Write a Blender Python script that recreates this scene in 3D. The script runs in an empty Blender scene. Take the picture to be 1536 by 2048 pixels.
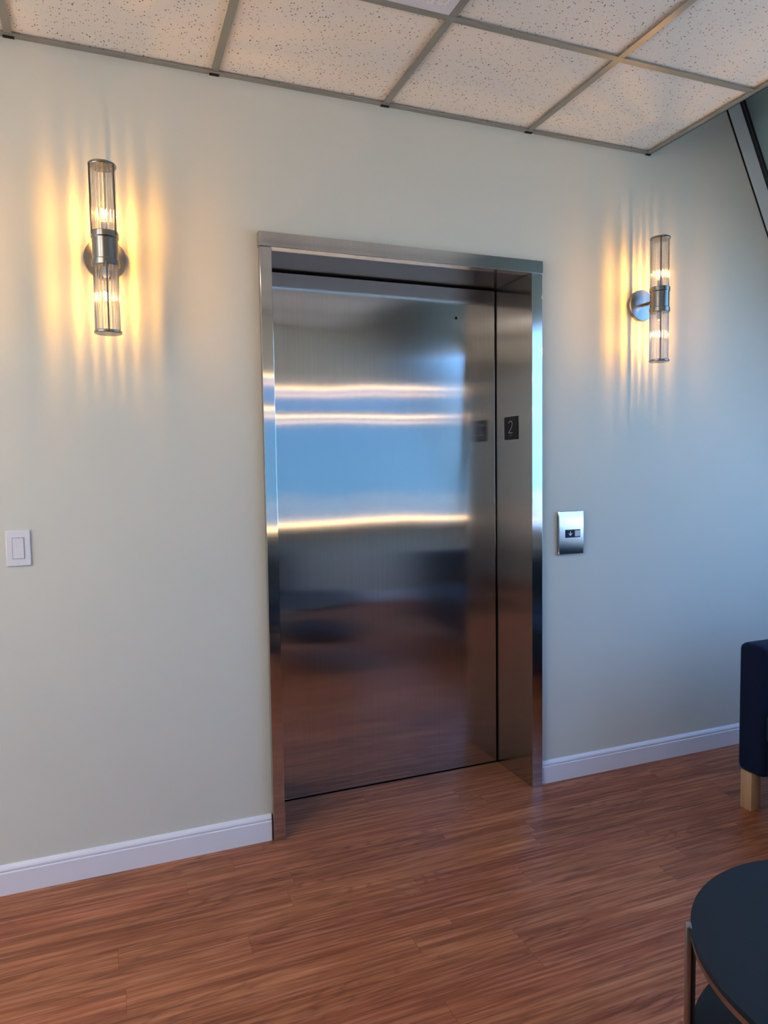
import bpy, bmesh, math, random
from mathutils import Vector, Matrix
random.seed(7)
scene = bpy.context.scene
col = scene.collection

# ------------------------------------------------------------------ camera
cam_data = bpy.data.cameras.new('camera')
cam = bpy.data.objects.new('camera', cam_data); col.objects.link(cam)
F, YAW, PITCH, ROLL = 1421.9, 0.3731, -0.0639, -0.0144
cam_data.sensor_fit = 'VERTICAL'; cam_data.sensor_height = 24.0
cam_data.lens = F / 2048 * 24.0
cam_data.clip_start = 0.02
_f = Vector((math.sin(YAW)*math.cos(PITCH), math.cos(YAW)*math.cos(PITCH), math.sin(PITCH)))
_r = Vector((math.cos(YAW), -math.sin(YAW), 0)); _u = _r.cross(_f)
_r2 = _r*math.cos(ROLL) + _u*math.sin(ROLL); _u2 = -_r*math.sin(ROLL) + _u*math.cos(ROLL)
M4 = Matrix((( _r2.x, _u2.x, -_f.x, -0.6231), (_r2.y, _u2.y, -_f.y, -2.5238), (_r2.z, _u2.z, -_f.z, 1.3634), (0, 0, 0, 1)))
cam.matrix_world = M4
scene.camera = cam

# ------------------------------------------------------------------ view / world / lights
scene.view_settings.view_transform = 'Standard'
scene.view_settings.look = 'None'
scene.view_settings.gamma = 1.0
scene.view_settings.use_curve_mapping = False
scene.view_settings.exposure = 1.45
scene.cycles.use_denoising = True
scene.cycles.max_bounces = 10
scene.cycles.diffuse_bounces = 5
scene.cycles.glossy_bounces = 5
scene.cycles.transmission_bounces = 8
scene.cycles.transparent_max_bounces = 24
scene.cycles.caustics_reflective = False
scene.cycles.caustics_refractive = False
scene.cycles.blur_glossy = 0.6
scene.cycles.sample_clamp_indirect = 6.0

SKY = 0.88
world = bpy.data.worlds.new('world'); scene.world = world; world.use_nodes = True
wn = world.node_tree; wn.nodes.clear()
wo = wn.nodes.new('ShaderNodeOutputWorld'); wb = wn.nodes.new('ShaderNodeBackground')
tc = wn.nodes.new('ShaderNodeTexCoord'); sx = wn.nodes.new('ShaderNodeSeparateXYZ'); cr = wn.nodes.new('ShaderNodeValToRGB')
wn.links.new(tc.outputs['Generated'], sx.inputs[0]); wn.links.new(sx.outputs['Z'], cr.inputs[0])
cr.color_ramp.elements[0].position = 0.0; cr.color_ramp.elements[0].color = (0.47, 0.74, 0.98, 1)
cr.color_ramp.elements[1].position = 0.7; cr.color_ramp.elements[1].color = (0.26, 0.46, 0.95, 1)
e = cr.color_ramp.elements.new(0.16); e.color = (0.38, 0.62, 1.0, 1)
wn.links.new(cr.outputs[0], wb.inputs[0]); wb.inputs[1].default_value = SKY * 4.2
wn.links.new(wb.outputs[0], wo.inputs[0])

sun_d = bpy.data.lights.new('sun', 'SUN'); sun = bpy.data.objects.new('sun', sun_d); col.objects.link(sun)
sun_d.energy = 15.0; sun_d.color = (1.0, 0.74, 0.44); sun_d.angle = math.radians(0.6)
# high sun behind the building's window side: only the window sill catches it
sun.rotation_euler = Vector((0.60, 0.26, -1.0)).to_track_quat('-Z', 'Y').to_euler()

def portal(name, loc, direction, sxx, syy):
    d = bpy.data.lights.new(name, 'AREA'); d.shape = 'RECTANGLE'; d.size = sxx; d.size_y = syy
    o = bpy.data.objects.new(name, d); col.objects.link(o); o.location = loc
    o.rotation_euler = Vector(direction).to_track_quat('-Z', 'Y').to_euler()
    d.cycles.is_portal = True
    return o

LAMP = 1250.0      # filament emission strength

# ------------------------------------------------------------------ node helpers
def mat(name, base=(0.8, 0.8, 0.8), rough=0.5, metal=0.0, **kw):
    m = bpy.data.materials.new(name); m.use_nodes = True
    b = m.node_tree.nodes['Principled BSDF']
    b.inputs['Base Color'].default_value = (*base, 1)
    b.inputs['Roughness'].default_value = rough; b.inputs['Metallic'].default_value = metal
    for k, v in kw.items(): b.inputs[k].default_value = v
    return m
class N:
    def __init__(s, m): s.t = m.node_tree; s.b = s.t.nodes.get('Principled BSDF'); s.o = [n for n in s.t.nodes if n.type == 'OUTPUT_MATERIAL'][0]
    def n(s, kind, **kw):
        x = s.t.nodes.new(kind)
        for k, v in kw.items(): setattr(x, k, v)
        return x
    def l(s, a, b): s.t.links.new(a, b)
    def math(s, op, a, b=None, c=None):
        x = s.n('ShaderNodeMath', operation=op)
        for i, v in enumerate((a, b, c)):
            if v is None: continue
            if isinstance(v, (int, float)): x.inputs[i].default_value = v
            else: s.l(v, x.inputs[i])
        return x.outputs[0]
    def coords(s, scale=(1, 1, 1), which='Object'):
        t = s.n('ShaderNodeTexCoord'); m = s.n('ShaderNodeMapping'); m.inputs['Scale'].default_value = scale
        s.l(t.outputs[which], m.inputs['Vector']); return m.outputs[0]
    def noise(s, vec, scale=5, detail=3, rough=0.5):
        x = s.n('ShaderNodeTexNoise'); x.inputs['Scale'].default_value = scale; x.inputs['Detail'].default_value = detail; x.inputs['Roughness'].default_value = rough
        s.l(vec, x.inputs['Vector']); return x.outputs['Fac']
    def ramp(s, fac, stops):
        x = s.n('ShaderNodeValToRGB'); el = x.color_ramp.elements
        while len(el) < len(stops): el.new(0.5)
        for e, (p, c) in zip(el, stops): e.position = p; e.color = (*c, 1) if len(c) == 3 else c
        s.l(fac, x.inputs[0]); return x.outputs[0]
    def mix(s, fac, a, b, blend='MIX'):
        x = s.n('ShaderNodeMix', data_type='RGBA', blend_type=blend)
        for i, v in ((0, fac), (6, a), (7, b)):
            if isinstance(v, (int, float)): x.inputs[i].default_value = v
            elif isinstance(v, tuple): x.inputs[i].default_value = (*v, 1)
            else: s.l(v, x.inputs[i])
        return x.outputs[2]
    def bump(s, h, strength=0.1, dist=0.01, normal=None):
        x = s.n('ShaderNodeBump'); x.inputs['Strength'].default_value = strength; x.inputs['Distance'].default_value = dist
        s.l(h, x.inputs['Height'])
        if normal is not None: s.l(normal, x.inputs['Normal'])
        return x.outputs[0]

# ------------------------------------------------------------------ materials
WALL = (0.60, 0.585, 0.475)
def wall_mat():
    m = mat('wall_paint', WALL, 0.55); n = N(m); v = n.coords((1, 1, 1))
    f = n.noise(v, 260, 4, 0.6); n.l(n.bump(f, 0.06, 0.002), n.b.inputs['Normal'])
    g = n.noise(v, 1.3, 2); n.l(n.ramp(g, [(0.3, (0.60, 0.597, 0.515)), (0.7, (0.62, 0.617, 0.535))]), n.b.inputs['Base Color'])
    n.b.inputs['Specular IOR Level'].default_value = 0.3
    return m
def tile_mat():
    m = mat('ceiling_tile', (0.74, 0.68, 0.60), 0.9); n = N(m)
    v = n.coords((1, 1, 1)); warp = n.noise(v, 14, 2)
    vo = n.n('ShaderNodeTexVoronoi'); vo.inputs['Scale'].default_value = 125; vo.inputs['Randomness'].default_value = 1.0
    n.l(v, vo.inputs['Vector'])
    sel = n.n('ShaderNodeSeparateColor'); n.l(vo.outputs['Color'], sel.inputs[0])
    rad = n.math('MULTIPLY', n.math('SUBTRACT', sel.outputs[0], 0.36), 0.52)
    pit = n.math('LESS_THAN', vo.outputs['Distance'], rad)
    v2 = n.n('ShaderNodeTexVoronoi'); v2.inputs['Scale'].default_value = 66; n.l(n.coords((1, 0.55, 1)), v2.inputs['Vector'])
    s2 = n.n('ShaderNodeSeparateColor'); n.l(v2.outputs['Color'], s2.inputs[0])
    pit2 = n.math('LESS_THAN', v2.outputs['Distance'], n.math('MULTIPLY', n.math('SUBTRACT', s2.outputs[1], 0.66), 0.50))
    p = n.math('MAXIMUM', pit, pit2)
    base = n.ramp(n.noise(v, 500, 2), [(0.35, (0.80, 0.765, 0.68)), (0.65, (0.87, 0.835, 0.745))])
    n.l(n.mix(p, base, (0.20, 0.17, 0.13)), n.b.inputs['Base Color'])
    n.l(n.bump(n.math('SUBTRACT', 1.0, p), 0.6, 0.002), n.b.inputs['Normal'])
    n.b.inputs['Specular IOR Level'].default_value = 0.1
    return m
def floor_mat():
    m = mat('wood_floor', (0.25, 0.1, 0.05), 0.38); n = N(m); n.b.inputs['Specular IOR Level'].default_value = 0.3
    t = n.n('ShaderNodeTexCoord'); s = n.n('ShaderNodeSeparateXYZ'); n.l(t.outputs['Object'], s.inputs[0])
    X, Y = s.outputs[0], s.outputs[1]
    W = 0.0889; L = 0.915
    yr = n.math('DIVIDE', n.math('ADD', Y, 0.073 + W*100), W)
    row = n.math('FLOOR', yr)
    w1 = n.n('ShaderNodeTexWhiteNoise', noise_dimensions='1D'); n.l(row, w1.inputs['W'])
    xr = n.math('DIVIDE', n.math('ADD', X, n.math('MULTIPLY', w1.outputs['Value'], 3.1)), L)
    colm = n.math('FLOOR', xr)
    cmb = n.n('ShaderNodeCombineXYZ'); n.l(row, cmb.inputs[0]); n.l(colm, cmb.inputs[1])
    w2 = n.n('ShaderNodeTexWhiteNoise', noise_dimensions='2D'); n.l(cmb.outputs[0], w2.inputs['Vector'])
    pv = w2.outputs['Value']; pc = n.n('ShaderNodeSeparateColor'); n.l(w2.outputs['Color'], pc.inputs[0])
    # grain coordinates, shifted per plank
    gx = n.math('ADD', X, n.math('MULTIPLY', pv, 37.0)); gy = n.math('ADD', Y, n.math('MULTIPLY', pc.outputs[1], 11.0))
    gv = n.n('ShaderNodeCombineXYZ'); n.l(gx, gv.inputs[0]); n.l(gy, gv.inputs[1]); n.l(pv, gv.inputs[2])
    def mp(vec, sc):
        q = n.n('ShaderNodeMapping'); q.inputs['Scale'].default_value = sc; n.l(vec, q.inputs['Vector']); return q.outputs[0]
    fine = n.noise(mp(gv.outputs[0], (4, 120, 1)), 1.0, 6, 0.65)
    med = n.noise(mp(gv.outputs[0], (2.0, 55, 1)), 1.0, 4, 0.6)
    broad = n.noise(mp(gv.outputs[0], (1.1, 9, 1)), 1.0, 3, 0.5)
    # cathedral figure: contour lines of a stretched noise
    hill = n.noise(mp(gv.outputs[0], (1.3, 9, 1)), 1.0, 3, 0.35)
    rings = n.math('ABSOLUTE', n.math('SINE', n.math('MULTIPLY', hill, 60.0)))
    ringd = n.math('POWER', n.math('SUBTRACT', 1.0, rings), 1.8)
    mask = n.ramp(n.noise(mp(gv.outputs[0], (1.4, 7, 1)), 1.0, 2), [(0.44, (0, 0, 0)), (0.58, (1, 1, 1))])
    c = n.ramp(med, [(0.32, (0.17, 0.044, 0.016)), (0.5, (0.34, 0.105, 0.040)), (0.66, (0.56, 0.22, 0.105))])
    c = n.mix(n.ramp(fine, [(0.36, (0.85, 0.85, 0.85)), (0.50, (0, 0, 0))]), c, (0.105, 0.036, 0.020))
    c = n.mix(n.math('MULTIPLY', n.math('MULTIPLY', ringd, mask), 0.85), c, (0.085, 0.028, 0.016))
    c = n.mix(n.ramp(fine, [(0.52, (0, 0, 0)), (0.66, (0.55, 0.55, 0.55))]), c, (0.58, 0.28, 0.17))
    c = n.mix(0.35, c, n.ramp(broad, [(0.3, (0.22, 0.060, 0.024)), (0.7, (0.46, 0.165, 0.072))]))
    hsv = n.n('ShaderNodeHueSaturation'); n.l(c, hsv.inputs['Color'])
    n.l(n.math('MULTIPLY_ADD', pc.outputs[2], 0.16, 0.92), hsv.inputs['Value'])
    n.l(n.math('MULTIPLY_ADD', pc.outputs[0], 0.006, 0.497), hsv.inputs['Hue'])
    # joints
    fy = n.math('FRACT', yr); ey = n.math('MINIMUM', fy, n.math('SUBTRACT', 1.0, fy))
    fx = n.math('FRACT', xr); ex = n.math('MINIMUM', fx, n.math('SUBTRACT', 1.0, fx))
    j = n.math('MAXIMUM', n.math('LESS_THAN', ey, 0.007), n.math('LESS_THAN', ex, 0.0009))
    c2 = n.mix(n.math('MULTIPLY', j, 0.45), hsv.outputs[0], (0.05, 0.018, 0.012))
    n.l(c2, n.b.inputs['Base Color'])
    n.l(n.ramp(fine, [(0.3, (0.46,)*3), (0.7, (0.34,)*3)]), n.b.inputs['Roughness'])
    h = n.math('SUBTRACT', fine, n.math('MULTIPLY', j, 0.8))
    n.l(n.bump(h, 0.18, 0.0015), n.b.inputs['Normal'])
    return m
def steel_mat(name, tangent, base=(0.60, 0.59, 0.57), rough=0.26, aniso=0.9, wav=0.0, grain=True):
    """brushed stainless steel; the highlight is drawn out along `tangent`"""
    m = mat(name, base, rough, 1.0); n = N(m)
    n.b.inputs['Anisotropic'].default_value = aniso
    c = n.n('ShaderNodeCombineXYZ')
    for i in range(3): c.inputs[i].default_value = tangent[i]
    n.l(c.outputs[0], n.b.inputs['Tangent'])
    if grain:
        v = n.coords((900 if tangent[0] else 1, 900 if tangent[1] else 1, 2.0))
        g = n.noise(v, 1.0, 3)
        n.l(n.ramp(g, [(0.35, tuple(x*0.93 for x in base)), (0.65, tuple(min(1, x*1.05) for x in base))]), n.b.inputs['Base Color'])
    if wav:
        w = n.noise(n.coords((1.6, 1.6, 2.2)), 1.0, 1)
        n.l(n.bump(w, 1.0, wav), n.b.inputs['Normal'])
    return m
def glass_mat(name, tint=(1, 1, 1), refl=0.06, rough=0.0):
    m = bpy.data.materials.new(name); m.use_nodes = True; t = m.node_tree; t.nodes.clear()
    o = t.nodes.new('ShaderNodeOutputMaterial'); tr = t.nodes.new('ShaderNodeBsdfTransparent'); g = t.nodes.new('ShaderNodeBsdfGlossy')
    mx = t.nodes.new('ShaderNodeMixShader'); fr = t.nodes.new('ShaderNodeFresnel')
    ge = t.nodes.new('ShaderNodeNewGeometry'); ma = t.nodes.new('ShaderNodeMath'); ma.operation = 'MULTIPLY_ADD'   # thin sheet: same reflectance from both faces
    ma.inputs[1].default_value = 1/1.5 - 1.5; ma.inputs[2].default_value = 1.5
    t.links.new(ge.outputs['Backfacing'], ma.inputs[0]); t.links.new(ma.outputs[0], fr.inputs[0])
    tr.inputs[0].default_value = (*tint, 1); g.inputs['Roughness'].default_value = rough
    t.links.new(fr.outputs[0], mx.inputs[0]); t.links.new(tr.outputs[0], mx.inputs[1]); t.links.new(g.outputs[0], mx.inputs[2]); t.links.new(mx.outputs[0], o.inputs[0])
    return m
def rod_glass():
    m = bpy.data.materials.new('rod_glass'); m.use_nodes = True; t = m.node_tree; t.nodes.clear()
    o = t.nodes.new('ShaderNodeOutputMaterial'); tr = t.nodes.new('ShaderNodeBsdfTransparent'); g = t.nodes.new('ShaderNodeBsdfGlass')
    mx = t.nodes.new('ShaderNodeMixShader'); g.inputs['Roughness'].default_value = 0.03; g.inputs['IOR'].default_value = 1.45
    tr.inputs[0].default_value = (0.93, 0.93, 0.93, 1)
    mx.inputs[0].default_value = 0.36
    t.links.new(tr.outputs[0], mx.inputs[1]); t.links.new(g.outputs[0], mx.inputs[2]); t.links.new(mx.outputs[0], o.inputs[0])
    return m
def emit_mat(name, color, strength):
    m = bpy.data.materials.new(name); m.use_nodes = True; t = m.node_tree; t.nodes.clear()
    o = t.nodes.new('ShaderNodeOutputMaterial'); e = t.nodes.new('ShaderNodeEmission')
    e.inputs[0].default_value = (*color, 1); e.inputs[1].default_value = strength; t.links.new(e.outputs[0], o.inputs[0])
    return m
def fabric_mat(name, base):
    m = mat(name, base, 0.85); n = N(m); v = n.coords((1, 1, 1))
    w = n.noise(v, 420, 3, 0.6)
    n.l(n.ramp(w, [(0.3, tuple(x*0.8 for x in base)), (0.7, tuple(x*1.2 for x in base))]), n.b.inputs['Base Color'])
    n.l(n.bump(w, 0.3, 0.001), n.b.inputs['Normal'])
    n.b.inputs['Sheen Weight'].default_value = 0.06; n.b.inputs['Specular IOR Level'].default_value = 0.2; n.b.inputs['Sheen Roughness'].default_value = 0.4
    n.b.inputs['Sheen Tint'].default_value = (0.35, 0.55, 0.8, 1)
    return m
def wood_leg():
    m = mat('beech', (0.55, 0.33, 0.16), 0.45); n = N(m)
    f = n.noise(n.coords((60, 60, 5)), 1.0, 4)
    n.l(n.ramp(f, [(0.3, (0.36, 0.20, 0.09)), (0.7, (0.47, 0.29, 0.15))]), n.b.inputs['Base Color']); return m

m_wall = wall_mat(); m_tile = tile_mat(); m_floor = floor_mat()
m_white = mat('white_trim_paint', (0.72, 0.72, 0.76), 0.35)
m_plastic = mat('white_plastic', (0.70, 0.70, 0.73), 0.3)
m_grid = mat('ceiling_grid_metal', (0.34, 0.335, 0.29), 0.32, 0.55)
m_black = mat('black_rubber', (0.008, 0.009, 0.012), 0.5)
m_dark = mat('dark_gap', (0.004, 0.004, 0.004), 0.9)
m_alu = mat('grey_anodised_frame', (0.66, 0.71, 0.70), 0.5, 0.0)
m_gasket = mat('blue_grey_rubber', (0.09, 0.11, 0.15), 0.5)
m_spandrel = mat('teal_spandrel_glass', (0.22, 0.40, 0.48), 0.18)
m_door = steel_mat('brushed_steel_door', (1, 0, 0), (0.54, 0.535, 0.53), 0.112, 1.0, 0.0026)
m_frame = steel_mat('brushed_steel_frame', (1, 0, 0), (0.60, 0.585, 0.555), 0.115, 1.0, 0.0)
m_side = steel_mat('brushed_steel_side', (0, 1, 0), (0.52, 0.50, 0.475), 0.14, 1.0, 0.002)
m_nickel = steel_mat('brushed_nickel', (0, 0, 1), (0.25, 0.25, 0.235), 0.25, 0.0, 0.0, False)
m_polish = mat('polished_steel', (0.66, 0.66, 0.66), 0.16, 1.0)
m_rod = rod_glass(); m_bulbglass = glass_mat('bulb_glass')
m_pane = glass_mat('window_glass', (0.54, 0.66, 0.74))
m_pane_tint = glass_mat('tinted_window_glass', (0.23, 0.29, 0.34))
m_pane_left = glass_mat('bronze_window_glass', (0.81, 0.79, 0.76))  # bronze tint warms and dims daylight from the added window
m_fil = emit_mat('filament', (1.0, 0.47, 0.085), LAMP)
m_navy = fabric_mat('navy_fabric', (0.0025, 0.0065, 0.024))
m_teal = fabric_mat('navy_seat_fabric', (0.004, 0.015, 0.030))
m_beech = wood_leg()
m_tabletop = mat('blackened_tabletop', (0.008, 0.013, 0.018), 0.5, 0.0, **{'Specular IOR Level': 0.2})
m_rim = mat('warm_steel_rim', (0.36, 0.32, 0.29), 0.3, 1.0)

# ------------------------------------------------------------------ mesh helpers
def add_box(bm, x0, x1, y0, y1, z0, z1, bevel=0.0, seg=2):
    vs = [bm.verts.new((x, y, z)) for x in (x0, x1) for y in (y0, y1) for z in (z0, z1)]
    fs = []
    for idx in ((0, 1, 3, 2), (4, 6, 7, 5), (0, 4, 5, 1), (2, 3, 7, 6), (0, 2, 6, 4), (1, 5, 7, 3)):
        fs.append(bm.faces.new([vs[i] for i in idx]))
    if bevel:
        es = {e for f in fs for e in f.edges}
        bmesh.ops.bevel(bm, geom=list(es), offset=bevel, segments=seg, profile=0.5, affect='EDGES')
    return vs
def add_prism(bm, pts, axis, a, b):
    """extrude a polygon along an axis (0, 1 or 2); pts are the two other coordinates in order"""
    def P(p, t):
        l = list(p); l.insert(axis, t); return l
    A = [bm.verts.new(P(p, a)) for p in pts]; B = [bm.verts.new(P(p, b)) for p in pts]
    bm.faces.new(A); bm.faces.new(B[::-1])
    for i in range(len(pts)):
        j = (i+1) % len(pts); bm.faces.new([A[j], A[i], B[i], B[j]])
def add_lathe(bm, prof, c=(0, 0, 0), seg=48, axis='z'):
    rings = []
    for r, z in prof:
        ring = []
        for k in range(seg):
            a = 2*math.pi*k/seg
            if axis == 'z': p = (c[0]+r*math.cos(a), c[1]+r*math.sin(a), c[2]+z)
            else: p = (c[0]+r*math.cos(a), c[1]+z, c[2]+r*math.sin(a))
            ring.append(bm.verts.new(p))
        rings.append(ring)
    for i in range(len(rings)-1):
        for k in range(seg):
            j = (k+1) % seg
            bm.faces.new([rings[i][k], rings[i][j], rings[i+1][j], rings[i+1][k]])
    bm.faces.new(rings[0][::-1]); bm.faces.new(rings[-1])
def add_tube(bm, p, q, r, seg=12):
    p, q = Vector(p), Vector(q); d = (q-p).normalized()
    a = d.orthogonal().normalized(); b = d.cross(a)
    A, B = [], []
    for k in range(seg):
        t = 2*math.pi*k/seg; o = (a*math.cos(t)+b*math.sin(t))*r
        A.append(bm.verts.new(p+o)); B.append(bm.verts.new(q+o))
    bm.faces.new(A[::-1]); bm.faces.new(B)
    for k in range(seg):
        j = (k+1) % seg; bm.faces.new([A[k], A[j], B[j], B[k]])
def obj(name, bm, m, parent=None, smooth=False, loc=None):
    bmesh.ops.recalc_face_normals(bm, faces=bm.faces)
    me = bpy.data.meshes.new(name); bm.to_mesh(me); bm.free()
    me.materials.append(m)
    if smooth:
        for p in me.polygons: p.use_smooth = True
        try: me.set_sharp_from_angle(angle=math.radians(35 if smooth is True else smooth))
        except Exception: pass
    o = bpy.data.objects.new(name, me); col.objects.link(o)
    if parent is not None: o.parent = parent
    if loc is not None: o.location = loc
    return o
def box(name, m, x0, x1, y0, y1, z0, z1, parent=None, bevel=0.0, seg=2):
    bm = bmesh.new(); add_box(bm, x0, x1, y0, y1, z0, z1, bevel, seg); return obj(name, bm, m, parent)
def struct(o): o['kind'] = 'structure'; return o
def tag(o, label, cat, group=None):
    o['label'] = label; o['category'] = cat
    if group: o['group'] = group
    return o
def empty(name, loc=(0, 0, 0)):
    o = bpy.data.objects.new(name, None); col.objects.link(o); o.location = loc; o.empty_display_size = 0.1; return o

# ------------------------------------------------------------------ dimensions
H = 2.693            # suspended ceiling
XC = 1.6175          # where the suspended ceiling stops
YB = -3.62           # back wall with the window
XL = -3.6            # left wall
OPL, OPR, OPT = -0.0526, 1.0105, 2.134
FRL, FRR, FRT = -0.0976, 1.0622, 2.185
RD = 0.263
TOP = 4.0
def gx(z): return 2.139 + (2.976 - z) * 0.504      # inner line of the sloping glazing at height z

# ------------------------------------------------------------------ shell
bm = bmesh.new()
add_box(bm, XL, gx(0)+0.5, YB-0.3, 0.5, -0.12, 0.0)
struct(obj('floor', bm, m_floor))

bm = bmesh.new()
add_box(bm, XL-0.15, OPL-0.02, 0, 0.4, 0, TOP+0.1)
add_box(bm, OPR+0.02, gx(0)+0.45, 0, 0.4, 0, TOP+0.1)
add_box(bm, OPL-0.02, OPR+0.02, 0, 0.4, OPT+0.02, TOP+0.1)
struct(obj('wall_front', bm, m_wall))
LW = dict(y0=-3.3, y1=-0.5, z0=0.35, z1=2.60)
bm = bmesh.new()
add_box(bm, XL-0.15, XL, YB, LW['y0'], 0, TOP)
add_box(bm, XL-0.15, XL, LW['y0'], LW['y1'], 0, LW['z0'])
add_box(bm, XL-0.15, XL, LW['y0'], LW['y1'], LW['z1'], TOP)
add_box(bm, XL-0.15, XL, LW['y1'], 0, 0, TOP)
struct(obj('wall_left', bm, m_wall))
# back wall with window opening
BW = dict(x0=0.10, x1=2.98, z0=0.82, z1=2.24)
bm = bmesh.new()
add_box(bm, XL-0.15, BW['x0'], YB-0.12, YB, 0, TOP)
add_box(bm, BW['x0'], BW['x1'], YB-0.12, YB, 0, BW['z0'])
add_box(bm, BW['x0'], BW['x1']-1.2, YB-0.12, YB, BW['z1'], TOP)
add_prism(bm, [(BW['x1'], 0), (3.36, 0), (3.36, 0.8), (gx(0.8)+0.06, 0.8), (gx(TOP)+0.06, TOP), (BW['x1']-1.2, TOP), (BW['x1']-1.2, BW['z1']+0.001), (BW['x1'], BW['z1']+0.001)], 1, YB-0.12, YB)
struct(obj('wall_back', bm, m_wall))
# low wall under the sloping glazing
struct(box('wall_right', m_wall, 3.24, 3.36, YB, 0, 0, 0.80))
# bulkhead above the open edge of the suspended ceiling
struct(box('wall_bulkhead', m_wall, XC-0.12, XC-0.02, YB, 0, H+0.03, TOP))

# ------------------------------------------------------------------ suspended ceiling
G0, SX, SY = -0.848, 0.6183, 0.545
ceil = struct(box('ceiling', m_tile, XL, XC, YB, 0, H+0.008, H+0.03))
xs = [G0 + i*SX for i in range(-4, 4)]
ys = [-SY - i*0.61 for i in range(0, 6) if -SY - i*0.61 > YB]
bm = bmesh.new()
TW = 0.012
for x in xs:
    add_box(bm, x-TW, x+TW, YB, -0.001, H, H+0.004); add_box(bm, x-0.003, x+0.003, YB, -0.001, H+0.004, H+0.03)
for y in ys:
    add_box(bm, XL, XC, y-TW, y+TW, H-0.0005, H+0.0038)
# wall angle along the front wall, edge trim at the open side
add_box(bm, XL, XC, -0.022, 0.0, H-0.002, H+0.003)
add_box(bm, XC-0.02, XC+0.002, YB, 0.0, H-0.0025, H+0.003)
add_box(bm, XC-0.002, XC+0.002, YB, 0.0, H-0.0025, H+0.032)
obj('ceiling_grid', bm, m_grid, ceil)
# small dark clips where the tees meet the wall angle
bm = bmesh.new()
for x in xs[4:]:
    add_box(bm, x-0.016, x+0.016, -0.012, -0.0005, H-0.0045, H-0.002)
add_box(bm, XC-0.018, XC+0.003, -0.012, -0.0005, H-0.0055, H-0.0025)
obj('ceiling_clips', bm, m_dark, ceil)

# recessed light panel in the ceiling, only its near edge shows
lt = empty('ceiling_light', (xs[5]-SX/2 if False else 0.079, -SY-0.305, H))
tag(lt, 'recessed rectangular ceiling light panel with a ribbed lens, cut by the top of the photo', 'ceiling light')
bm = bmesh.new()
x0, x1, y0, y1 = -0.230+TW-0.079, 0.388-TW-0.079, -0.305+TW, 0.305-TW
for a in ((x0, x1, y0, y0+0.03), (x0, x1, y1-0.03, y1), (x0, x0+0.03, y0+0.03, y1-0.03), (x1-0.03, x1, y0+0.03, y1-0.03)):
    add_box(bm, a[0], a[1], a[2], a[3], 0.001, 0.0075)
obj('light_frame', bm, m_white, lt)
mlens = mat('prismatic_lens', (0.78, 0.76, 0.74), 0.35); nn = N(mlens)
vv = nn.n('ShaderNodeTexVoronoi'); vv.inputs['Scale'].default_value = 70; nn.l(nn.coords(), vv.inputs['Vector'])
nn.l(nn.ramp(vv.outputs['Distance'], [(0.1, (0.55, 0.52, 0.50)), (0.5, (0.82, 0.80, 0.78))]), nn.b.inputs['Base Color'])
nn.l(nn.bump(vv.outputs['Distance'], 0.6, 0.004), nn.b.inputs['Normal'])
box('light_lens', mlens, x0+0.03, x1-0.03, y0+0.03, y1-0.03, 0.003, 0.0078, lt)

# fill light panels added out of view to raise the ambient light
m_lit = emit_mat('fill_lens', (1.0, 0.90, 0.80), 6.0)
for cx_, cy_ in ((-1.776, -2.07), (-3.012, -2.68), (-2.394, -1.46)):
    l2 = empty('ceiling_light', (cx_, cy_, H)); tag(l2, {-1.776: 'added square fill light panel in the ceiling left of the camera, nearest the light switch', -3.012: 'added square fill light panel in the ceiling farthest from the elevator', -2.394: 'added square fill light panel in the ceiling between two others, closest to the elevator wall'}[cx_], 'ceiling light', 'added fill light panels')
    bm = bmesh.new()
    for a in ((-0.295, 0.295, -0.291, -0.265), (-0.295, 0.295, 0.265, 0.291), (-0.295, -0.270, -0.265, 0.265), (0.270, 0.295, -0.265, 0.265)):
        add_box(bm, a[0], a[1], a[2], a[3], -0.001, 0.0075)
    obj('light_frame', bm, m_white, l2)
    box('light_lens', m_lit, -0.27, 0.27, -0.265, 0.265, 0.001, 0.0075, l2)

# ------------------------------------------------------------------ baseboards
def baseboard(name, xa, xb, y=0.0, sgn=-1):
    prof = [(0, 0), (0.014, 0), (0.014, 0.072), (0.0125, 0.0735), (0.0105, 0.0745), (0.0105, 0.0775), (0.0125, 0.079), (0.0125, 0.083), (0.010, 0.088), (0.0045, 0.094), (0, 0.096)]
    bm = bmesh.new()
    add_prism(bm, [(y + sgn*d, z) for d, z in prof], 0, xa, xb)
    return struct(obj(name, bm, m_white, None))
baseboard('baseboard_front_left', XL, FRL-0.002)
baseboard('baseboard_front_right', FRR+0.002, 3.24)
baseboard('baseboard_back', XL, 3.24, YB, 1)

# ------------------------------------------------------------------ elevator door and its frame
el = struct(empty('door_1', (0.479, 0, 0)))
def epart(name, m, x0, x1, y0, y1, z0, z1, bevel=0.0, parent=el):
    bm = bmesh.new(); add_box(bm, x0-0.479, x1-0.479, y0, y1, z0, z1, bevel, 2)
    o = obj(name, bm, m, parent)
    if m is m_frame:                      # the grain on the returns runs the same way round the corner
        o.data.materials.append(m_side)
        for p in o.data.polygons:
            if abs(p.normal.x) > 0.5: p.material_index = 1
    return o
epart('left_jamb', m_frame, FRL+0.003, OPL, -0.025, RD+0.03, 0.0, OPT-0.0008, 0.0012)
rj = epart('right_jamb', m_frame, OPR, FRR-0.002, -0.025, 0.02, 0.0, OPT-0.0008, 0.0012)
epart('right_return', m_side, OPR+0.0005, OPR+0.02, 0.0, RD+0.03, 0.0, OPT-0.001)
epart('header', m_frame, FRL, FRR, -0.027, 0.02, OPT, FRT, 0.0015)
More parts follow.
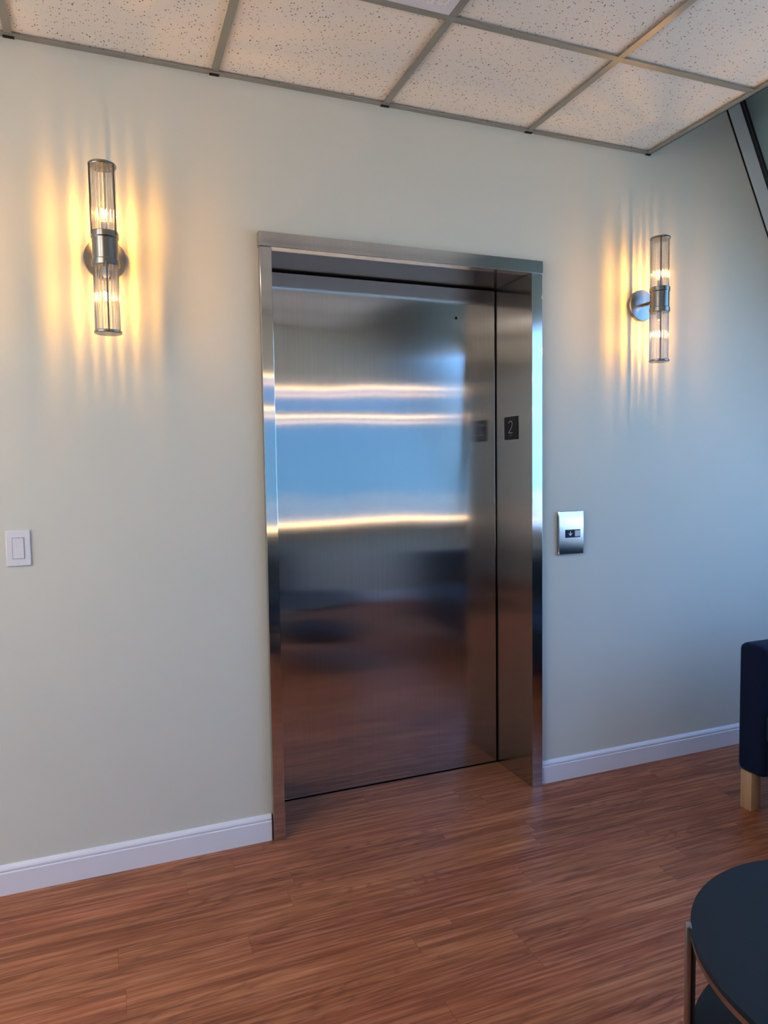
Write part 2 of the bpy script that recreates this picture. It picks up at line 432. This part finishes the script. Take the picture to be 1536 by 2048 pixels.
epart('header_soffit', steel_mat('darkened_steel_soffit', (0, 1, 0), (0.24, 0.235, 0.225), 0.2, 1.0, 0.0), OPL, OPR+0.02, -0.0, RD+0.02, OPT+0.0005, OPT+0.02)  # same steel darkened to stand in for the soffit's dim reflection
# door slab, with the dark running gaps around it
epart('door_gap', m_dark, OPL-0.02, OPR+0.018, RD+0.028, RD+0.034, 0.0, OPT+0.02)
panel = epart('door_panel', m_door, OPL-0.01, OPR-0.006, RD, RD+0.024, 0.007, OPT-0.007, 0.001)
bm = bmesh.new()
add_lathe(bm, [(0.0012, -0.0015), (0.0062, -0.0012), (0.0062, 0.003)], (0.815-0.479, RD, 1.999), 24, 'y')
obj('key_hole', bm, m_dark, panel, True)
epart('sill_strip', m_frame, OPL, OPR, RD-0.006, RD+0.02, 0.0, 0.0035)

# floor plate with the number 2
sg = empty('floor_number_sign', (OPR, 0.134, 1.520))
tag(sg, 'small black floor number plate reading 2 on the right side of the elevator recess', 'sign')
box('sign_plate', mat('black_sign', (0.003, 0.003, 0.0035), 0.5, 0.0, **{'Specular IOR Level': 0.2}), -0.004, 0.0006, -0.0525, 0.0525, -0.049, 0.049, sg, 0.0012)
m_num = mat('sign_silver', (0.45, 0.42, 0.40), 0.4, 0.6)
def ribbon(bm, pts, w, x0, x1):
    """flat stroke following pts (y, z), extruded along x"""
    n = len(pts); L, R = [], []
    for i, p in enumerate(pts):
        a = Vector(pts[max(0, i-1)]); b = Vector(pts[min(n-1, i+1)]); d = (b-a).normalized(); q = Vector((-d.y, d.x))*w/2
        L.append(Vector(p)+q); R.append(Vector(p)-q)
    for i in range(n-1):
        add_prism(bm, [L[i], L[i+1], R[i+1], R[i]], 0, x0, x1)
pts = []
for k in range(15):           # upper bowl of the figure, seen with +y at the viewer's left
    a = math.radians(165 - k*14.5)
    pts.append((-(0.014*math.cos(a)), 0.0175 + 0.0125*math.sin(a)))
pts += [(-0.006, -0.001), (0.006, -0.012), (0.0135, -0.020)]
bm = bmesh.new(); ribbon(bm, pts, 0.0028, -0.0055, -0.0036); ribbon(bm, [(0.0145, -0.0205), (-0.0145, -0.0205)], 0.0028, -0.0055, -0.0036)
obj('numeral', bm, m_num, sg)
bm = bmesh.new()
for (yy, zz) in ((0.004, -0.030), (0.004, -0.033), (-0.002, -0.030), (-0.005, -0.033)):
    add_box(bm, -0.005, -0.0038, yy-0.0008, yy+0.0008, zz-0.0008, zz+0.0008)
obj('braille', bm, m_num, sg)

# ------------------------------------------------------------------ call panel
cp = empty('elevator_call_panel', (1.213, 0, 1.071))
tag(cp, 'polished steel elevator call panel with a down arrow, on the wall right of the elevator', 'call button')
bm = bmesh.new()
W2, H2 = 0.064, 0.093
def rrect(w, h, r, n=6):
    out = []
    for cx, cz, a0 in ((w-r, h-r, 0), (-w+r, h-r, 90), (-w+r, -h+r, 180), (w-r, -h+r, 270)):
        for k in range(n+1):
            a = math.radians(a0 + 90*k/n); out.append((cx + r*math.cos(a), cz + r*math.sin(a)))
    return out
add_prism(bm, [(x, z) for x, z in rrect(W2-0.002, H2-0.002, 0.006)], 1, -0.010, 0.0)
obj('backing', bm, m_nickel, cp)
# pillowed cover plate: a grid whose depth bulges gently
bm = bmesh.new(); nx, nz = 24, 32; g = []
def _edge(t):
    return math.copysign(abs(t)**0.5, t) if abs(t) < 1 else t
for i in range(nx+1):
    rowv = []
    for k in range(nz+1):
        u, v = _edge(-1+2*i/nx), _edge(-1+2*k/nz)
        ed = max(abs(u), abs(v))
        d = 0.0118 + 0.0006*(1-u*u) + 0.0026*(1-v**4)
        if ed > 0.999: d = 0.0085
        cr_ = 0.996 if (abs(u) > .999 and abs(v) > .999) else 1
        rowv.append(bm.verts.new((u*W2*cr_, -d, v*H2*cr_)))
    g.append(rowv)
for i in range(nx):
    for k in range(nz): bm.faces.new([g[i][k], g[i+1][k], g[i+1][k+1], g[i][k+1]])
cover = obj('cover_plate', bm, m_polish, cp, True)
box('display', mat('display_black', (0.006, 0.010, 0.025), 0.4, 0.0, **{'Specular IOR Level': 0.25}), -0.031, 0.042, -0.0185, -0.012, -0.020, 0.014, cp, 0.001)
m_ind = mat('indicator_white', (0.75, 0.78, 0.85), 0.4)
bm = bmesh.new()
add_box(bm, -0.0105, -0.0075, -0.0192, -0.0183, -0.006, 0.007)
add_prism(bm, [(-0.019, -0.0015), (-0.009, -0.0125), (0.001, -0.0015), (-0.003, -0.0015), (-0.009, -0.0075), (-0.015, -0.0015)], 1, -0.0192, -0.0183)
obj('down_arrow', bm, m_ind, cp)
box('call_button', mat('button_lilac', (0.55, 0.56, 0.68), 0.4), 0.013, 0.038, -0.0215, -0.0183, -0.0155, 0.0105, cp, 0.0015)

# ------------------------------------------------------------------ light switch
sw = empty('light_switch', (-0.887, 0, 1.121))
tag(sw, 'white rocker light switch on the wall below the left sconce, at the left edge', 'light switch')
bm = bmesh.new(); add_box(bm, -0.035, 0.035, -0.0065, 0, -0.057, 0.057, 0.0028, 3); obj('switch_plate', bm, m_plastic, sw)
m_gap = mat('shadow_gap_plastic', (0.22, 0.22, 0.24), 0.6)  # grey stands in for shade in the gap around the rocker
box('rocker_gap_shade', m_gap, -0.0172, 0.0172, -0.0072, -0.006, -0.034, 0.034, sw)
bm = bmesh.new(); add_prism(bm, [(-0.0068, -0.0325), (-0.0098, -0.0325), (-0.0078, 0.0), (-0.0090, 0.0325), (-0.0068, 0.0325)], 0, -0.0158, 0.0158)
obj('rocker', bm, m_plastic, sw)
for z in (-0.047, 0.047):
    bm = bmesh.new(); add_lathe(bm, [(0.0032, 0.0), (0.0032, -0.0008), (0.002, -0.0013)], (0, -0.0065, z), 16, 'y'); add_box(bm, -0.0027, 0.0027, -0.0079, -0.0077, z-0.0004, z+0.0004)
    obj('screw', bm, m_plastic, sw)

# ------------------------------------------------------------------ sconces
def make_sconce(loc, label, upper_rot, lower_rot):
    t = empty('wall_sconce', loc); tag(t, label, 'wall lamp', 'two-bulb wall sconces')
    cy = -0.12
    bm = bmesh.new(); add_lathe(bm, [(0.066, 0.0), (0.066, -0.016), (0.0645, -0.018), (0.0, -0.018)][0:3] + [(0.002, -0.0185)], (0, 0, 0), 64, 'y')
    obj('wall_plate', bm, m_plate, t, 20)
    bm = bmesh.new(); add_tube(bm, (0, -0.015, 0), (0, cy+0.03, 0), 0.0075, 20); obj('arm', bm, m_nickel, t, True)
    # centre body with a collar at each end
    bm = bmesh.new(); add_lathe(bm, [(0.0395, 0.033), (0.0415, 0.034), (0.0415, 0.050), (0.040, 0.052), (0.030, 0.052)][::-1] + [(0.0385, 0.031), (0.0385, -0.031), (0.0395, -0.033), (0.0415, -0.034), (0.0415, -0.0505), (0.040, -0.052), (0.030, -0.052)], (0, cy, 0), 64)
    body = obj('centre_body', bm, m_nickel, t, 20)
    for s, rot, name in ((1, upper_rot, 'upper_shade'), (-1, lower_rot, 'lower_shade')):
        zt = 0.052; ze = 0.250
        bm = bmesh.new(); add_lathe(bm, [(0.030, s*(ze-0.002)), (0.0405, s*(ze-0.002)), (0.0415, s*ze), (0.0415, s*(ze+0.005)), (0.040, s*(ze+0.007)), (0.002, s*(ze+0.007))], (0, cy, 0), 64)
        cap = obj('end_cap', bm, m_nickel, t, 20)
        nr = 20
        for k in range(nr):
            a = 2*math.pi*(k+0.5)/nr
            x, y = 0.0345*math.sin(a), cy-0.0345*math.cos(a)
            bm = bmesh.new(); add_tube(bm, (x, y, s*(zt-0.006)), (x, y, s*(ze+0.0)), 0.0034, 12)
            obj('glass_rod', bm, m_rod, t, True)
        for k in range(3):
            a = math.radians(rot + 120*k); x, y = 0.0405*math.sin(a), cy-0.0405*math.cos(a)
            bm = bmesh.new(); add_tube(bm, (x, y, s*(zt-0.01)), (x, y, s*(ze+0.003)), 0.0027, 10)
            obj('metal_rod', bm, m_rodmetal, t, True)
        bm = bmesh.new(); add_lathe(bm, [(0.010, s*0.050), (0.010, s*0.080), (0.008, s*0.083)], (0, cy, 0), 24)
        obj('bulb_socket', bm, m_plastic, t, True)
        zc = 0.110 if s > 0 else 0.140
        bm = bmesh.new()
        prof = [(0.0035, s*0.080), (0.007, s*0.086), (0.0085, s*(zc-0.012)), (0.0085, s*(zc+0.012)), (0.006, s*(zc+0.020)), (0.001, s*(zc+0.023))]
        add_lathe(bm, prof, (0, cy, 0), 24); bulb = obj('bulb', bm, m_bulbglass, t, True)
        bm = bmesh.new(); add_lathe(bm, [(0.0010, zc*s-0.0105), (0.0030, zc*s-0.008), (0.0030, zc*s+0.008), (0.0015, zc*s+0.0105)], (0, cy, 0), 12)
        obj('filament', bm, m_fil, bulb, True)
    return t
m_rodmetal = mat('dark_nickel_rod', (0.10, 0.095, 0.085), 0.35, 1.0)
m_plate = mat('spun_nickel', (0.36, 0.36, 0.35), 0.25, 1.0, Anisotropic=0.85)
_n = N(m_plate); _t = _n.n('ShaderNodeTangent', direction_type='RADIAL', axis='Y'); _n.l(_t.outputs[0], _n.b.inputs['Tangent'])
make_sconce((-0.596, 0, 2.045), 'brushed nickel wall sconce with glass rods, left of the elevator above the light switch', -70, 2)
make_sconce((1.577, 0, 2.045), 'brushed nickel wall sconce with glass rods, right of the elevator near the ceiling corner', -38, -36)

# ------------------------------------------------------------------ sloping glazing at the right
win = struct(empty('window_1', (gx(0), -1.5, 0)))
ox = gx(0)
def slope_prism(name, m, off0, off1, z0, z1, ya, yb, parent=win, dx=0.0):
    bm = bmesh.new()
    add_prism(bm, [(gx(z0)+off0-ox, z0), (gx(z0)+off1-ox, z0), (gx(z1)+off1-ox, z1), (gx(z1)+off0-ox, z1)], 1, ya+1.5, yb+1.5)
    return obj(name, bm, m, parent)
ZT = 3.95
Z0 = 0.80
# end frame against the front wall, its joint and the two gaskets
slope_prism('end_frame', m_alu, -0.090, 0.0, Z0, ZT, -0.006, 0.001)
slope_prism('joint', m_dark, -0.096, -0.088, Z0, ZT, -0.005, 0.001)
slope_prism('gasket', m_black, 0.000, 0.014, Z0, ZT, -0.009, 0.001)
slope_prism('gasket_strip', m_gasket, 0.014, 0.026, Z0, ZT, -0.006, 0.001)
slope_prism('gasket', m_black, 0.026, 0.038, Z0, ZT, -0.009, 0.001)
ZV = 2.42
slope_prism('spandrel_panel', m_spandrel, 0.040, 0.052, ZV, ZT, YB, -0.001)
slope_prism('pane', m_pane, 0.040, 0.046, Z0+0.02, ZV, YB, -0.48)
slope_prism('light_block_panel', m_spandrel, 0.040, 0.052, Z0, ZV, -0.48, -0.001)  # added opaque bay, blocks side daylight near the front wall
slope_prism('transom', m_alu, 0.0, 0.07, ZV-0.03, ZV+0.03, YB, -0.01)
for y in (-1.25,):
    slope_prism('mullion', m_alu, -0.02, 0.07, Z0, ZT, y-0.03, y+0.03)
slope_prism('corner_post', mat('dark_bronze_metal', (0.10, 0.075, 0.05), 0.4), -0.25, 0.08, Z0, ZT, YB, YB+0.25)
bm = bmesh.new(); add_box(bm, 3.02-ox, 3.40-ox, YB+1.5, 1.5-0.001, Z0-0.02, Z0+0.005); obj('window_sill', bm, m_white, win)
struct(box('ceiling_2', m_wall, XC-0.12, gx(TOP)+0.25, YB, 0, TOP-0.04, TOP))

# dark double door added to the back wall to darken the recess side's reflection
d2 = struct(empty('added_dark_door', (-1.1, YB, 0)))
m_walnut = mat('dark_walnut', (0.035, 0.020, 0.012), 0.45); nw = N(m_walnut)
nw.l(nw.ramp(nw.noise(nw.coords((30, 30, 2)), 1.0, 4), [(0.3, (0.025, 0.014, 0.009)), (0.7, (0.050, 0.030, 0.018))]), nw.b.inputs['Base Color'])
for k in (-1, 1):
    bm = bmesh.new(); x_a, x_b = (0.004, 0.93) if k > 0 else (-0.93, -0.004)
    add_box(bm, x_a, x_b, 0.001, 0.045, 0.005, 2.40)
    for za, zb in ((0.15, 1.05), (1.2, 2.25)): add_box(bm, x_a+0.13, x_b-0.13, 0.045, 0.055, za, zb)
    lf = obj('door_leaf', bm, m_walnut, d2)
    bm = bmesh.new(); add_tube(bm, (k*0.06, 0.085, 0.85), (k*0.06, 0.085, 1.25), 0.010, 14); add_tube(bm, (k*0.06, 0.044, 0.90), (k*0.06, 0.085, 0.90), 0.006, 10); add_tube(bm, (k*0.06, 0.044, 1.20), (k*0.06, 0.085, 1.20), 0.006, 10)
    obj('door_handle', bm, m_nickel, lf, True)
bm = bmesh.new()
for a in ((-1.0, -0.93, 0, 2.47), (0.93, 1.0, 0, 2.47), (-0.93, 0.93, 2.401, 2.47)): add_box(bm, a[0], a[1], 0.001, 0.06, a[2], a[3])
obj('door_frame', bm, m_walnut, d2)

# ------------------------------------------------------------------ back window
w2 = struct(empty('window_2', (0.8, YB-0.06, 0)))
def wpart(name, m, x0, x1, y0, y1, z0, z1, b=0.0):
    bm = bmesh.new(); add_box(bm, x0-0.8, x1-0.8, y0-(YB-0.06), y1-(YB-0.06), z0, z1, b); return obj(name, bm, m, w2)
bm = bmesh.new()
X0, X1, ZA, ZB = BW['x0'], BW['x1'], BW['z0'], BW['z1']
for (a, b, c, d) in ((X0, X1, ZA, ZA+0.03), (X0, X1, ZB-0.04, ZB), (X0, X0+0.04, ZA, ZB), (X1-0.04, X1, ZA, ZB)):
    add_box(bm, a-0.8, b-0.8, -0.05, 0.0, c, d)
obj('window_frame', bm, m_alu, w2)
wpart('pane', m_pane_tint, X0+0.03, X1-0.03, YB-0.09, YB-0.085, ZA+0.03, ZB-0.04)
wpart('window_sill', mat('oak_sill', (0.80, 0.66, 0.46), 0.4), X0-0.02, X1+0.02, YB-0.12, YB+0.20, ZA-0.03, ZA, 0.003)

# added left window, lets extra daylight onto the wall and ceiling
w3 = struct(empty('added_window', (XL, -1.9, 0)))
bm = bmesh.new()
for (a, b, c, d) in ((-1.4, 1.4, 0.35, 0.40), (-1.4, 1.4, 2.55, 2.60), (-1.4, -1.35, 0.35, 2.6), (1.35, 1.4, 0.35, 2.6), (-0.025, 0.025, 0.40, 2.55)):
    add_box(bm, -0.10, -0.05, a, b, c, d)
obj('window_frame', bm, m_alu, w3)
box('pane', m_pane_left, -0.08, -0.075, -1.35, 1.35, 0.40, 2.55, w3)
struct(box('sun_block_canopy', m_white, XL-1.55, XL-0.15, -3.7, 0.2, 2.66, 2.74))  # unseen canopy added to keep the sun out of the left opening
portal('left_daylight', (XL-0.16, -1.9, 1.475), (1, 0, 0), 2.8, 2.25)
_lp = bpy.data.objects['left_daylight']
_lp.rotation_euler = Matrix((Vector((0, 1, 0)), Vector((0, 0, -1)), Vector((-1, 0, 0)))).transposed().to_euler()
portal('window_daylight', ((X0+X1)/2, YB-0.14, (ZA+ZB)/2), (0, 1, 0), X1-X0, ZB-ZA)
_mid = Vector((gx(1.56)+0.12, -1.8, 1.56)); _dir = Vector((-1, 0, -0.504)).normalized()
portal('side_daylight', _mid, _dir, 3.6, 1.75)
# portals must match their axes: keep the long side along y for the side glazing
_sp = bpy.data.objects['side_daylight']
_x = Vector((0, 1, 0)); _z = -_dir; _y = _z.cross(_x)
_sp.rotation_euler = Matrix((_x, _y, _z)).transposed().to_euler()

# ------------------------------------------------------------------ sofas
def soft_box(bm, x0, x1, y0, y1, z0, z1, r=0.03, seg=4):
    add_box(bm, x0, x1, y0, y1, z0, z1, r, seg)
def make_sofa(name, loc, rotz, length, label, depth=0.84):
    """front towards local -x, back towards +x; runs along -y from the origin"""
    t = empty(name, loc); t.rotation_euler = (0, 0, rotz); tag(t, label, 'sofa')
    aw = 0.125
    for i, (ya, yb) in enumerate(((-aw, 0.0), (-length, -length+aw))):
        bm = bmesh.new(); soft_box(bm, 0.0, depth, ya, yb, 0.150, 0.660, 0.028, 5); obj('armrest', bm, m_navy, t, True)
    bm = bmesh.new(); soft_box(bm, 0.012, depth-0.02, -length+aw+0.001, -aw-0.001, 0.155, 0.285, 0.015, 3); obj('seat_base', bm, m_navy, t, True)
    half = (length-2*aw)/2
    for k in range(2):
        bm = bmesh.new(); soft_box(bm, -0.012, depth-0.17, -aw-(k+1)*half+0.004, -aw-k*half-0.004, 0.288, 0.425, 0.035, 5); obj('seat_cushion', bm, m_teal, t, True)
    for k in range(2):
        bm = bmesh.new(); soft_box(bm, depth-0.30, depth-0.14, -aw-(k+1)*half+0.006, -aw-k*half-0.006, 0.427, 0.76, 0.05, 5); obj('back_cushion', bm, m_teal, t, True)
    bm = bmesh.new(); soft_box(bm, depth-0.135, depth-0.001, -length+aw+0.001, -aw-0.001, 0.286, 0.70, 0.03, 4); obj('backrest', bm, m_navy, t, True)
    for x in (0.012, depth-0.07):
        for y in (-0.065, -length+0.015):
            bm = bmesh.new(); add_box(bm, x, x+0.05, y, y+0.05, 0.0, 0.151, 0.0015, 2); obj('leg', bm, m_beech, t, True)
    return t
make_sofa('sofa', (1.662, -0.468, 0), 0, 1.75, 'navy blue fabric sofa with square beech legs, at the right edge of the photo')
make_sofa('sofa', (0.75, YB+1.05, 0), -math.pi/2, 2.1, 'navy blue fabric sofa behind the camera, below the long window')
for o in list(col.objects):
    if o.name.startswith('sofa.'):
        o.rotation_euler = (0, 0, -math.pi/2)

# ------------------------------------------------------------------ round side table
tb = empty('round_coffee_table', (0.690, -1.720, 0))
tag(tb, 'round dark-topped coffee table with lower shelf and metal legs at the bottom right', 'coffee table')
R0 = 0.357; ZTP = 0.450
bm = bmesh.new(); add_lathe(bm, [(R0-0.008, ZTP-0.013), (R0-0.001, ZTP-0.013), (R0, ZTP-0.012), (R0, ZTP-0.001), (R0-0.001, ZTP)], (0, 0, 0), 128); obj('tabletop', bm, m_tabletop, tb, True)
def ring(bm, r0, r1, z0, z1, seg=128):
    P = [(r0, z0), (r1, z0), (r1, z1), (r0, z1)]; V = []
    for k in range(seg):
        a = 2*math.pi*k/seg; V.append([bm.verts.new((r*math.cos(a), r*math.sin(a), z)) for r, z in P])
    for k in range(seg):
        A, B = V[k], V[(k+1) % seg]
        for i in range(4): bm.faces.new([A[i], A[(i+1) % 4], B[(i+1) % 4], B[i]])
bm = bmesh.new(); ring(bm, R0-0.012, R0-0.001, ZTP-0.025, ZTP-0.0135); obj('top_rim', bm, m_rim, tb, True)
bm = bmesh.new(); add_lathe(bm, [(R0-0.012, 0.205), (R0-0.004, 0.205), (R0-0.004, 0.217), (R0-0.006, 0.218)], (0, 0, 0), 128); obj('lower_shelf', bm, m_tabletop, tb, True)
bm = bmesh.new(); ring(bm, R0-0.012, R0-0.005, 0.192, 0.2048); obj('shelf_rim', bm, m_rim, tb, True)
a0 = math.atan2(-1.484+1.720, 0.418-0.690)
for k in range(4):
    a = a0 + k*math.pi/2
    bm = bmesh.new(); add_box(bm, R0-0.0012, R0+0.0100, -0.010, 0.010, 0.0, ZTP+0.002, 0.0008)
    lg = obj('leg', bm, m_rim, tb, True); lg.rotation_euler = (0, 0, a)
    bm = bmesh.new(); add_box(bm, R0-0.0095, R0-0.0013, -0.0099, 0.004, 0.0, ZTP-0.026); obj('leg_dark_side', bm, m_black, lg)  # black strip drawn as the dark side of the leg

# ------------------------------------------------------------------ two-tier linear pendant by the window (reflected in the door)
m_tube = emit_mat('warm_tube', (1.0, 0.62, 0.30), 5.5)
m_tube2 = emit_mat('warm_tube_dim', (1.0, 0.60, 0.28), 2.6)
pd = empty('linear_pendant', (1.25, -3.2, H)); tag(pd, 'two-tier linear pendant lamp with warm tubes, behind the camera in front of the window', 'pendant lamp')
for z in (2.10, 1.84):
    bm = bmesh.new(); add_box(bm, -1.4, 1.25, -0.012, 0.012, z-H+0.006, z-H+0.03); obj('housing', bm, m_nickel, pd)
    bm = bmesh.new(); add_tube(bm, (-1.38, 0, z-H), (1.23, 0, z-H), 0.0045, 10); obj('tube', bm, m_tube, pd)
    bm = bmesh.new(); add_tube(bm, (-0.95, 0.02, z-0.062-H), (1.23, 0.02, z-0.062-H), 0.0045, 10); obj('tube', bm, m_tube2, pd)
    for x in (-0.9, 1.18):
        bm = bmesh.new(); add_tube(bm, (x, 0.02, z-0.062-H), (x, 0.0, z-H+0.008), 0.002, 8); obj('hanging_wire', bm, m_nickel, pd)
for x in (-1.2, 1.05):
    bm = bmesh.new(); add_tube(bm, (x, 0, 1.86-H), (x, 0, -0.001), 0.002, 8); obj('hanging_wire', bm, m_nickel, pd)

sl = empty('window_sill_light', (1.55, YB+0.13, 0.82)); tag(sl, 'long low warm strip lamp standing on the back window sill, behind the camera', 'strip lamp')
box('housing', m_nickel, -1.42, 1.40, -0.02, 0.02, 0.0, 0.014, sl)
bm = bmesh.new(); add_tube(bm, (-1.40, 0.0, 0.020), (1.38, 0.0, 0.020), 0.0065, 12); obj('tube', bm, m_tube, sl)

# ------------------------------------------------------------------ outdoors, seen only through the windows
mg = mat('pale_bounce_ground', (0.10, 0.15, 0.10), 0.9); n_ = N(mg)
n_.l(n_.ramp(n_.noise(n_.coords((0.2, 0.2, 0.2)), 1.0, 4), [(0.3, (0.64, 0.63, 0.60)), (0.7, (0.72, 0.71, 0.68))]), n_.b.inputs['Base Color'])  # ground made pale to bounce light up onto the ceiling
bm = bmesh.new(); bmesh.ops.create_grid(bm, x_segments=4, y_segments=4, size=120)
g = obj('ground', bm, mg); g.location = (0, 0, -4.2); struct(g)
